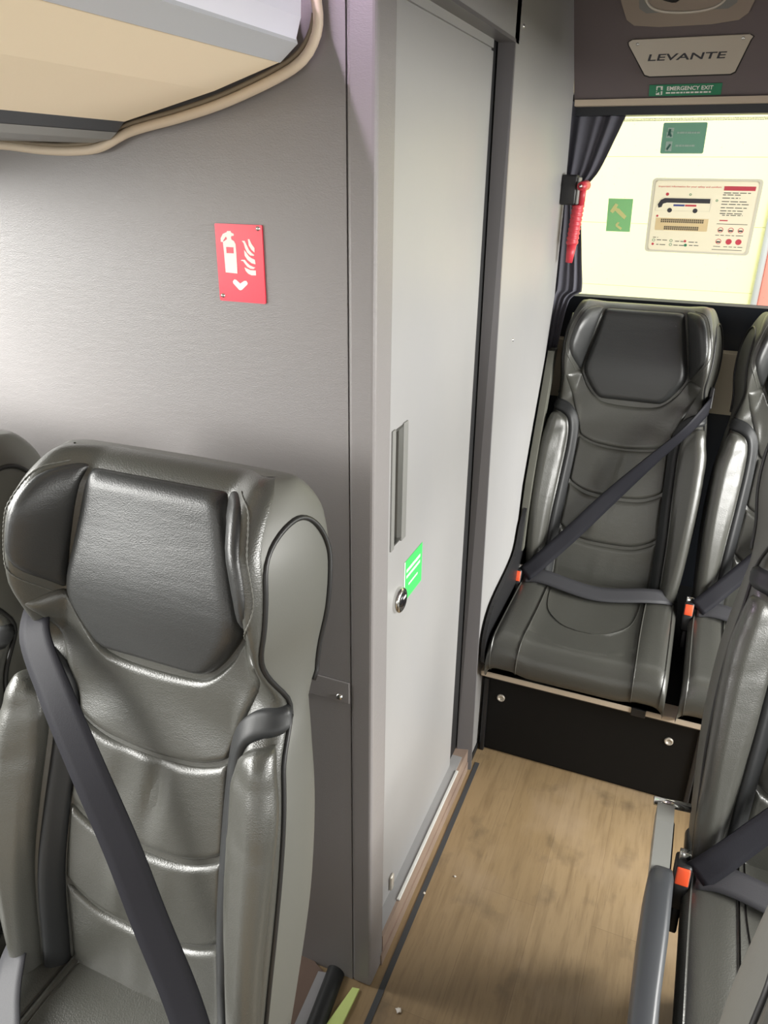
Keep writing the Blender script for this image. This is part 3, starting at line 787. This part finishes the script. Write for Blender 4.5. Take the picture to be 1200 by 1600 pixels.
# emergency exit strip on the sloped panel
def psign(x0, x1, t0, t1): return Sign(onpanel(x0, t1, .0005), (x1-x0, 0, 0), onpanel(0, t0)-onpanel(0, t1))
s = psign(-.212, -.048, .002, .030)
root = local_root('exit_sticker', s, 'long green emergency exit sticker above the rear window', 'sticker')
O = [s.plate('sticker_film', M['green'], None, .0005, .001)]
O.append(s.text('lettering', 'EMERGENCY EXIT', .565, .36, .0092, M['white'], None, .0012, 'CENTER', .104, bold=.0003))
mb = MB(); s.dashes(mb, .24, .86, .72, .13, .0012, 6); O.append(mb.build('small_print', M['white'], None))
mb = MB()
s.rect(mb, .10, .12, .19, .46, .0012); s.rect(mb, .10, .56, .19, .88, .0012)
O.append(mb.build('pictogram', M['white'], None))
mb = MB(); s.poly(mb, [(.12, .2), (.16, .2), (.165, .42), (.185, .5), (.165, .55), (.17, .85), (.15, .85), (.145, .62), (.11, .75), (.10, .66), (.135, .48), (.115, .42)], .0015)
O.append(mb.build('running_figure', M['green'], None)); adopt(O, root)

# metal name plate
s = psign(-.266, .000, .052, .137)
root = local_root('name_plate', s, 'brushed metal name plate with slanted ends above the rear window', 'plate')
cor = [(.03, 0), (.97, 0), (1.0, .06), (.985, .14), (.905, .94), (.87, 1.), (.20, 1.), (.155, .95), (.005, .14), (.0, .06)]
O = [s.poly(MB(), cor, .0005, .003).build('plate_face', M['steel'], None)]
O.append(s.poly(MB(), [((u-.5)*1.02+.5, (v-.5)*1.04+.53) for u, v in cor], .0002, .0012).build('plate_edge', M['black_plastic'], None))
O.append(s.text('lettering', 'LEVANTE', .485, .50, .0145, M['ink'], None, .0037, 'CENTER', .172, shear=.12, bold=.0003, ext_=.0003))
for u, v in ((.075, .12), (.925, .09)):
    mb = MB(); mb.grid([[s.p(u+r/s.w*math.cos(t), v+r/s.h*math.sin(t), .0035+h) for t in np.linspace(0, 2*PI, 12, endpoint=False)] for r, h in ((.0001, .0018), (.003, .0014), (.0038, 0))], True)
    O.append(mb.build('screw', M['chrome'], None, True))
adopt(O, root)

# overhead service unit above the plate
root = empty('service_unit', tuple(onpanel(-.145, .17)), 'taupe overhead light and vent unit above the metal name plate', 'service unit')
def ou(x, t, off): return onpanel(x, t, off)
mb = MB()
def ringpts(o, off): return [ou(x, t, off) for x, t in o]
hous = [(-.300, .29), (-.285, .22), (-.272, .185), (-.255, .172), (-.20, .166), (-.09, .166), (-.035, .172), (-.018, .185), (-.006, .22), (.008, .29)]
mb.prism(ringpts(hous, .0), PN*.012)
O = [mb.build('housing', M['unit'], None)]
rec = [(-.252, .29), (-.246, .208), (-.23, .197), (-.06, .197), (-.044, .208), (-.038, .29)]
mb = MB().prism(ringpts(rec, .012), PN*.0015); O.append(mb.build('recess', M['unitgrey'], None))
ov = catmull([(-.248, .29), (-.236, .235), (-.21, .205), (-.145, .196), (-.085, .204), (-.06, .235), (-.05, .29)], 40)
O.append(MB().tube([ou(x, t, .016) for x, t in ov], .0035, 8).build('rim', M['steel'], None, True))
mb = MB().prism([ou(x, t, .0136) for x, t in ov], PN*.003); O.append(mb.build('lens', M['unit'], None))
mb = MB().prism([ou(x, t, .0167) for x, t in catmull([(-.215, .29), (-.212, .240), (-.19, .222), (-.16, .224), (-.15, .29)], 24)], PN*.002); O.append(mb.build('reading_lamp', M['blackgloss'], None))
mb = MB().prism([ou(x, t, .0167) for x, t in catmull([(-.142, .29), (-.138, .228), (-.11, .222), (-.085, .240), (-.075, .29)], 24)], PN*.002); O.append(mb.build('air_vent', M['unitgrey'], None))
adopt(O, root)

# stickers on the rear glass
def gsign(x0, x1, z0, z1): return Sign(onglass(x0, gt(z1), -.006), (x1-x0, 0, 0), onglass(0, gt(z0))-onglass(0, gt(z1)))
s = gsign(-.175, -.069, 1.561, 1.632)
root = local_root('exit_window_sticker', s, 'dark green rounded sticker with two pictograms high on the rear window', 'sticker')
O = [s.plate('sticker_film', M['teal'], None, .0005, .004, film=True)]
mb = MB()
s.rect(mb, .12, .16, .26, .28, .0012); s.rect(mb, .10, .30, .25, .48, .0012); s.rect(mb, .11, .60, .26, .92, .0012)
s.dashes(mb, .34, .86, .32, .06, .0012, 8); s.dashes(mb, .34, .78, .74, .06, .0012, 9)
O.append(mb.build('printing', mat('faded_green_white', (.34, .46, .40), .6), None))
mb = MB(); s.poly(mb, [(.15, .2), (.2, .2), (.19, .32), (.23, .42), (.2, .46), (.16, .4), (.12, .45), (.14, .3)], .0015); s.poly(mb, [(.13, .85), (.2, .68), (.24, .70), (.17, .88)], .0015)
O.append(mb.build('pictogram', M['teal'], None)); adopt(O, root)

s = gsign(-.296, -.230, 1.362, 1.449)
root = local_root('hammer_window_sticker', s, 'small mid green hammer sticker with an arrow on the rear window', 'sticker')
O = [s.plate('sticker_film', mat('mid_green_sticker', (.10, .36, .13), .5, backlit=.4), None, .0005, 0, film=True)]
mb = MB()
s.poly(mb, [(.10, .38), (.30, .14), (.42, .18), (.36, .27), (.48, .30), (.80, .52), (.72, .62), (.40, .42), (.32, .36), (.22, .44)], .0012)
s.poly(mb, [(.46, .70), (.54, .72), (.48, .80), (.66, .88), (.62, .95), (.40, .84), (.38, .78)], .0012)
O.append(mb.build('symbol', M['paleyellow'], None)); adopt(O, root)

s = gsign(-.1845, .0875, 1.311, 1.5025)
root = local_root('safety_notice', s, 'large beige safety notice with coach diagram on the rear window', 'notice')
O = [s.plate('notice_edge', M['noticeedge'], None, .0008, .010, film=True, hole=.935)]
O.append(s.plate('notice_sheet', M['notice'], None, .0003, .006, .0010, .028, film=True))
f = .0020
O.append(s.text('heading', 'Important information for your safety and comfort', .062, .105, .0042, M['redink'], None, f, 'LEFT', .157, bold=.0001))
mb = MB(); s.rect(mb, .665, .09, .945, .145, f)
s.ring(mb, .155, .205, .0042, .0042, f)
for u, v in ((.075, .885),): s.disc(mb, u, v, .0035, f)
for u, v in ((.70, .66), (.795, .66), (.885, .66), (.70, .815)): s.ring(mb, u, v, .0072, .0016, f)
for u, v in ((.795, .815), (.885, .815)): s.disc(mb, u, v, .0078, f)
s.disc(mb, .385, .83, .0034, f); s.disc(mb, .085, .495, .003, f)
s.rect(mb, .675, .525, .75, .54, f)
O.append(mb.build('red_printing', M['redink'], None))
mb = MB()
for i, (v, a, b) in enumerate(((.175, .67, .91), (.20, .665, .83), (.24, .665, .825), (.285, .665, .90), (.32, .665, .91), (.365, .665, .90), (.405, .665, .885), (.44, .665, .875), (.462, .69, .875))):
    s.dashes(mb, a, b, v, .010, f, 20+i)
for i, (u, v) in enumerate(((.11, .825), (.29, .835), (.42, .84), (.11, .89), (.28, .89), (.43, .885))): s.dashes(mb, u, u+.10, v, .010, f, 40+i)
for i, u in enumerate((.66, .755, .85)):
    s.dashes(mb, u, u+.08, .73, .008, f, 60+i); s.dashes(mb, u, u+.08, .885, .008, f, 70+i)
for u, v in ((.70, .665), (.795, .665), (.885, .665), (.70, .82)): s.rect(mb, u-.018, v-.008, u+.018, v+.012, f)
s.dashes(mb, .07, .12, .79, .008, f, 90)
O.append(mb.build('lettering', M['ink'], None))
for u0, u1, v in ((.655, .935, .575), (.65, .93, .925)): O.append(s.rect(MB(), u0, v, u1, v+.007, f).build('ruled_line', M['ink'], None))
mb = MB()   # coach drawing
co_ = [(.055, .41), (.075, .30), (.12, .245), (.56, .245), (.575, .27), (.57, .42), (.06, .425), (.055, .41)]
mb.grid([[s.p(u, v, f) for u, v in co_], [s.p(.315+(u-.315)*.985, .335+(v-.335)*.965, f) for u, v in co_]]); O.append(mb.build('coach_outline', M['noticeedge'], None))
mb = MB()
s.poly(mb, [(.085, .385), (.075, .34), (.10, .28), (.135, .255), (.56, .255), (.562, .315), (.16, .315), (.125, .33), (.115, .375)], f+.0004)
for u in (.195, .435): s.disc(mb, u, .415, .0062, f+.0004)
O.append(mb.build('coach_windows', M['ink'], None))
mb = MB(); s.rect(mb, .225, .335, .33, .36, f+.0004); O.append(mb.build('blue_livery', M['blueink'], None))
mb = MB(); s.rect(mb, .335, .335, .44, .36, f+.0004); O.append(mb.build('red_livery', M['redink'], None))
mb = MB(); mb.add([s.p(u, v, f-.0003) for u, v in ((.075, .52), (.575, .52), (.575, .69), (.075, .69))], [(0, 1, 2, 3)]); O.append(mb.build('seat_plan', mat('tan_film', (.72, .55, .34), .5, backlit=.75), None))
mb = MB()
for k in range(21):
    u = .125+.0195*k
    for v in (.53, .557, .628, .655):
        if v > .6 and (k < 2 or k > 18): continue
        s.rect(mb, u, v, u+.0155, v+.023, f+.0004)
O.append(mb.build('plan_seats', mat('brown_print', (.16, .13, .09), .6), None))
mb = MB(); s.disc(mb, .395, .885, .004, f); s.ring(mb, .62, .275, .003, .0015, f); s.ring(mb, .37, .205, .003, .0015, f); s.ring(mb, .08, .83, .004, .0013, f); s.ring(mb, .25, .83, .004, .0013, f); s.ring(mb, .25, .885, .004, .0013, f)
O.append(mb.build('green_printing', M['green'], None)); adopt(O, root)

# ------------------------------------------------------------------ luggage rack above the left seats
root = empty('luggage_rack', (-.90, .89, 1.53), 'overhead luggage rack with beige underside and blue-grey edge against the cubicle wall', 'luggage rack')
Y1 = .893; Y0 = -1.4
def sect(pts, m, name, y1=Y1):
    mb = MB().grid([[(x, y, z) for x, z in pts] for y in (Y0, y1)])
    return mb.prism([(x, y1, z) for x, z in pts], (0, .0005, 0)).build(name, m, None)
O = []
mb = MB().prism([(x, Y0, z) for x, z in [(-.743, 1.561), (-.60, 1.593), (-.504, 1.621), (-.504, 1.72), (-.743, 1.72)]], (0, Y1-Y0, 0)); O.append(mb.build('underside', M['rackunder'], None))
mb = MB().prism([(x, Y0, z) for x, z in [(-.504, 1.619), (-.480, 1.637), (-.484, 1.652), (-.504, 1.655)]], (0, Y1-.004-Y0, 0)); O.append(mb.build('edge_trim', M['rackedge'], None))
mb = MB().prism([(x, Y0, z) for x, z in [(-.482, 1.638), (-.474, 1.662), (-.472, 1.70), (-.480, 1.703), (-.50, 1.66)]], (0, Y1-.006-Y0, 0)); O.append(mb.build('front_face', M['rackface'], None))
mb = MB().prism([(x, Y0, z) for x, z in [(-.743, 1.561), (-.743, 1.575), (-1.2, 1.60), (-1.2, 1.555), (-.80, 1.548), (-.757, 1.549)]], (0, Y1-Y0, 0)); O.append(mb.build('slot', M['rackdark'], None))
mb = MB().prism([(x, Y0, z) for x, z in [(-.757, 1.5485), (-.80, 1.5475), (-1.2, 1.554), (-1.2, 1.545), (-.80, 1.536), (-.77, 1.540)]], (0, Y1-Y0, 0)); O.append(mb.build('lower_panel', M['unitgrey'], None))
rp = [(-1.235, 1.548), (-1.10, 1.540), (-.977, 1.534), (-.906, 1.528), (-.850, 1.5265), (-.800, 1.531), (-.745, 1.550), (-.661, 1.566), (-.592, 1.582), (-.518, 1.606), (-.483, 1.623), (-.467, 1.642), (-.4615, 1.66), (-.463, 1.68), (-.466, 1.72), (-.468, 1.76)]
O.append(MB().tube([(x, .905, z) for x, z in catmull(rp, 90)], .0062, 10).build('end_piping', M['cream'], None, True))
rp2 = [(x-.004, z+.008) for x, z in rp[2:-3]]
O.append(MB().tube([(x, .903, z) for x, z in catmull(rp2, 70)], .003, 8).build('end_gap', M['gapshade'], None, True))  # brown tube draws the shade in the gap behind the piping
adopt(O, root)

# unseen matching rack across the aisle, added to shade the upper walls
root = empty('luggage_rack', (.62, .3, 1.55), 'unseen overhead luggage rack added on the opposite side to shade the upper walls', 'luggage rack')
O = []
def mirx(x): return -.28-x
def rackpart(pts, m, name, y0=-1.4, y1=2.0): O.append(MB().prism([(mirx(x), y0, z) for x, z in pts], (0, y1-y0, 0)).build(name, m, None))
rackpart([(-.743, 1.561), (-.60, 1.593), (-.504, 1.621), (-.504, 1.72), (-.743, 1.72)], M['rackunder'], 'underside')
rackpart([(-.504, 1.619), (-.480, 1.637), (-.484, 1.652), (-.504, 1.655)], M['rackedge'], 'edge_trim')
rackpart([(-.482, 1.638), (-.474, 1.662), (-.472, 1.70), (-.480, 1.703), (-.50, 1.66)], M['rackface'], 'front_face')
rackpart([(-.743, 1.561), (-.743, 1.60), (-1.30, 1.60), (-1.30, 1.555), (-.80, 1.548), (-.757, 1.549)], M['rackdark'], 'slot')
adopt(O, root)

# ceiling lamp strip above the rack
root = empty('lamp_strip', (-.54, .3, 1.86), 'slim lilac lamp strip above the luggage rack', 'lamp')
O = [MB().bbox(-.56, -.54, -1.4, .86, 1.845, 1.86, .003).build('lamp_housing', M['unitgrey'], None)]
O.append(MB().box(-.540, -.536, -1.4, .86, 1.846, 1.856).build('lamp_tube', M['lamp'], None)); adopt(O, root)

# scraps on the floor
for (x, y, r, lab) in ((-.324, .895, .005, 'white paper scrap on the wooden floor near the cubicle corner'), (-.316, 1.236, .0022, 'tiny white crumb on the aisle floor, middle of the doorway'), (-.367, 1.165, .0025, 'tiny pinkish crumb lying on the dark floor line')):
    bm = bmesh.new(); bmesh.ops.create_icosphere(bm, subdivisions=2, radius=r)
    for v in bm.verts: v.co = Vector((v.co.x*(.7+.9*random.random()), v.co.y*(.7+.9*random.random()), (v.co.z+r)*.3*(.5+random.random())+.0012))
    me = bpy.data.meshes.new('paper_scrap'); bm.to_mesh(me); bm.free()
    o = link('paper_scrap', me, M['paper']); o.location = (x, y, 0); setp(o, lab, 'scrap', 'scraps on the aisle floor')

# ------------------------------------------------------------------ outside, behind the rear window
struct('ground', MB().box(-14, 14, -14, 14, -.95, -.9), M['asphalt'])
mb = MB()
for k in range(12): mb.bbox(-4, .250, 5.0, 5.1, -.9+.36*k, -.9+.36*k+.3588, .0012)
struct('wall_outside', mb, M['outwall'])
o = MB().tube([(.262, 4.98, -.9), (.262, 4.98, 3.2)], .018, 12).build('downpipe', M['outgrey'], None, True); setp(o, 'grey downpipe at the edge of the pale shed outside', 'pipe')
struct('wall_outside_far', MB().box(.62, 5, 5.0, 5.1, -.9, 3.2), M['outwall'])
mb = MB().box(.285, .62, 4.99, 5.1, -.9, 3.2); o = mb.build('red_hoarding', M['outred'], None); setp(o, 'salmon red panel outside the rear window beside the downpipe', 'panel')

# ------------------------------------------------------------------ light
def area(name, loc, rot, sx, sy, power, col):
    l = bpy.data.lights.new(name, 'AREA'); l.shape = 'RECTANGLE'; l.size = sx; l.size_y = sy; l.energy = power; l.color = col
    o = bpy.data.objects.new(name, l); COL.objects.link(o); o.location = loc; o.rotation_euler = rot; return o
def sky_area(name, loc, aim, sx, sy, power, col):
    d = Vector(aim)-Vector(loc)
    o = area(name, loc, (0, 0, 0), sx, sy, power, col)
    z = -d.normalized(); y = Vector((0, 1, 0)); y = (y-z*y.dot(z)).normalized(); x = y.cross(z)
    o.matrix_world = Matrix.Translation(loc) @ Matrix((x, y, z)).transposed().to_4x4()
    return o
sky_area('left_sky', (-2.4, -.55, 1.85), (-.8, 0, .8), 1.2, 2.9, 240, (1, .99, .95))
sky_area('right_rear_sky', (2.3, 1.15, 1.60), (-.3, 1.15, .85), 1.2, 2.3, 240, (1, .99, .95))
sky_area('right_front_sky', (2.3, -.9, 1.7), (-.3, -.5, .8), 1.2, 2.4, 12, (1, .99, .94))
area('windscreen_daylight', (0, -3.04, 1.2), (PI/2, 0, 0), 2.2, .9, 4, (1, .99, .96))
area('lamp_strip_light', (-.533, .50, 1.852), (0, math.radians(-60), 0), .012, .70, 4.5, (.95, .76, 1.))

w = bpy.data.worlds.new('overcast_sky'); SC.world = w; w.use_nodes = True
nt = w.node_tree; bg = nt.nodes['Background']; bg.inputs['Color'].default_value = (1, 1, .96, 1); bg.inputs['Strength'].default_value = 2.2

# ------------------------------------------------------------------ camera
cam = bpy.data.cameras.new('camera'); co = bpy.data.objects.new('camera', cam); COL.objects.link(co)
Rw = Matrix(((.92273887, -.16724633, .34724867), (.38523996, .37224007, -.84440956), (.01196453, .91294359, .40791035)))
co.matrix_world = Matrix.Translation((0, 0, 1.5)) @ Rw.to_4x4()
cam.sensor_fit = 'VERTICAL'; cam.sensor_height = 24; cam.lens = 24*1175/1600; cam.clip_start = .02
SC.camera = co
SC.view_settings.view_transform = 'Standard'; SC.view_settings.look = 'None'; SC.view_settings.gamma = 1; SC.view_settings.use_curve_mapping = False
SC.view_settings.exposure = 0.05
SC.cycles.max_bounces = 8; SC.cycles.diffuse_bounces = 5; SC.cycles.transparent_max_bounces = 12
SC.cycles.use_denoising = True
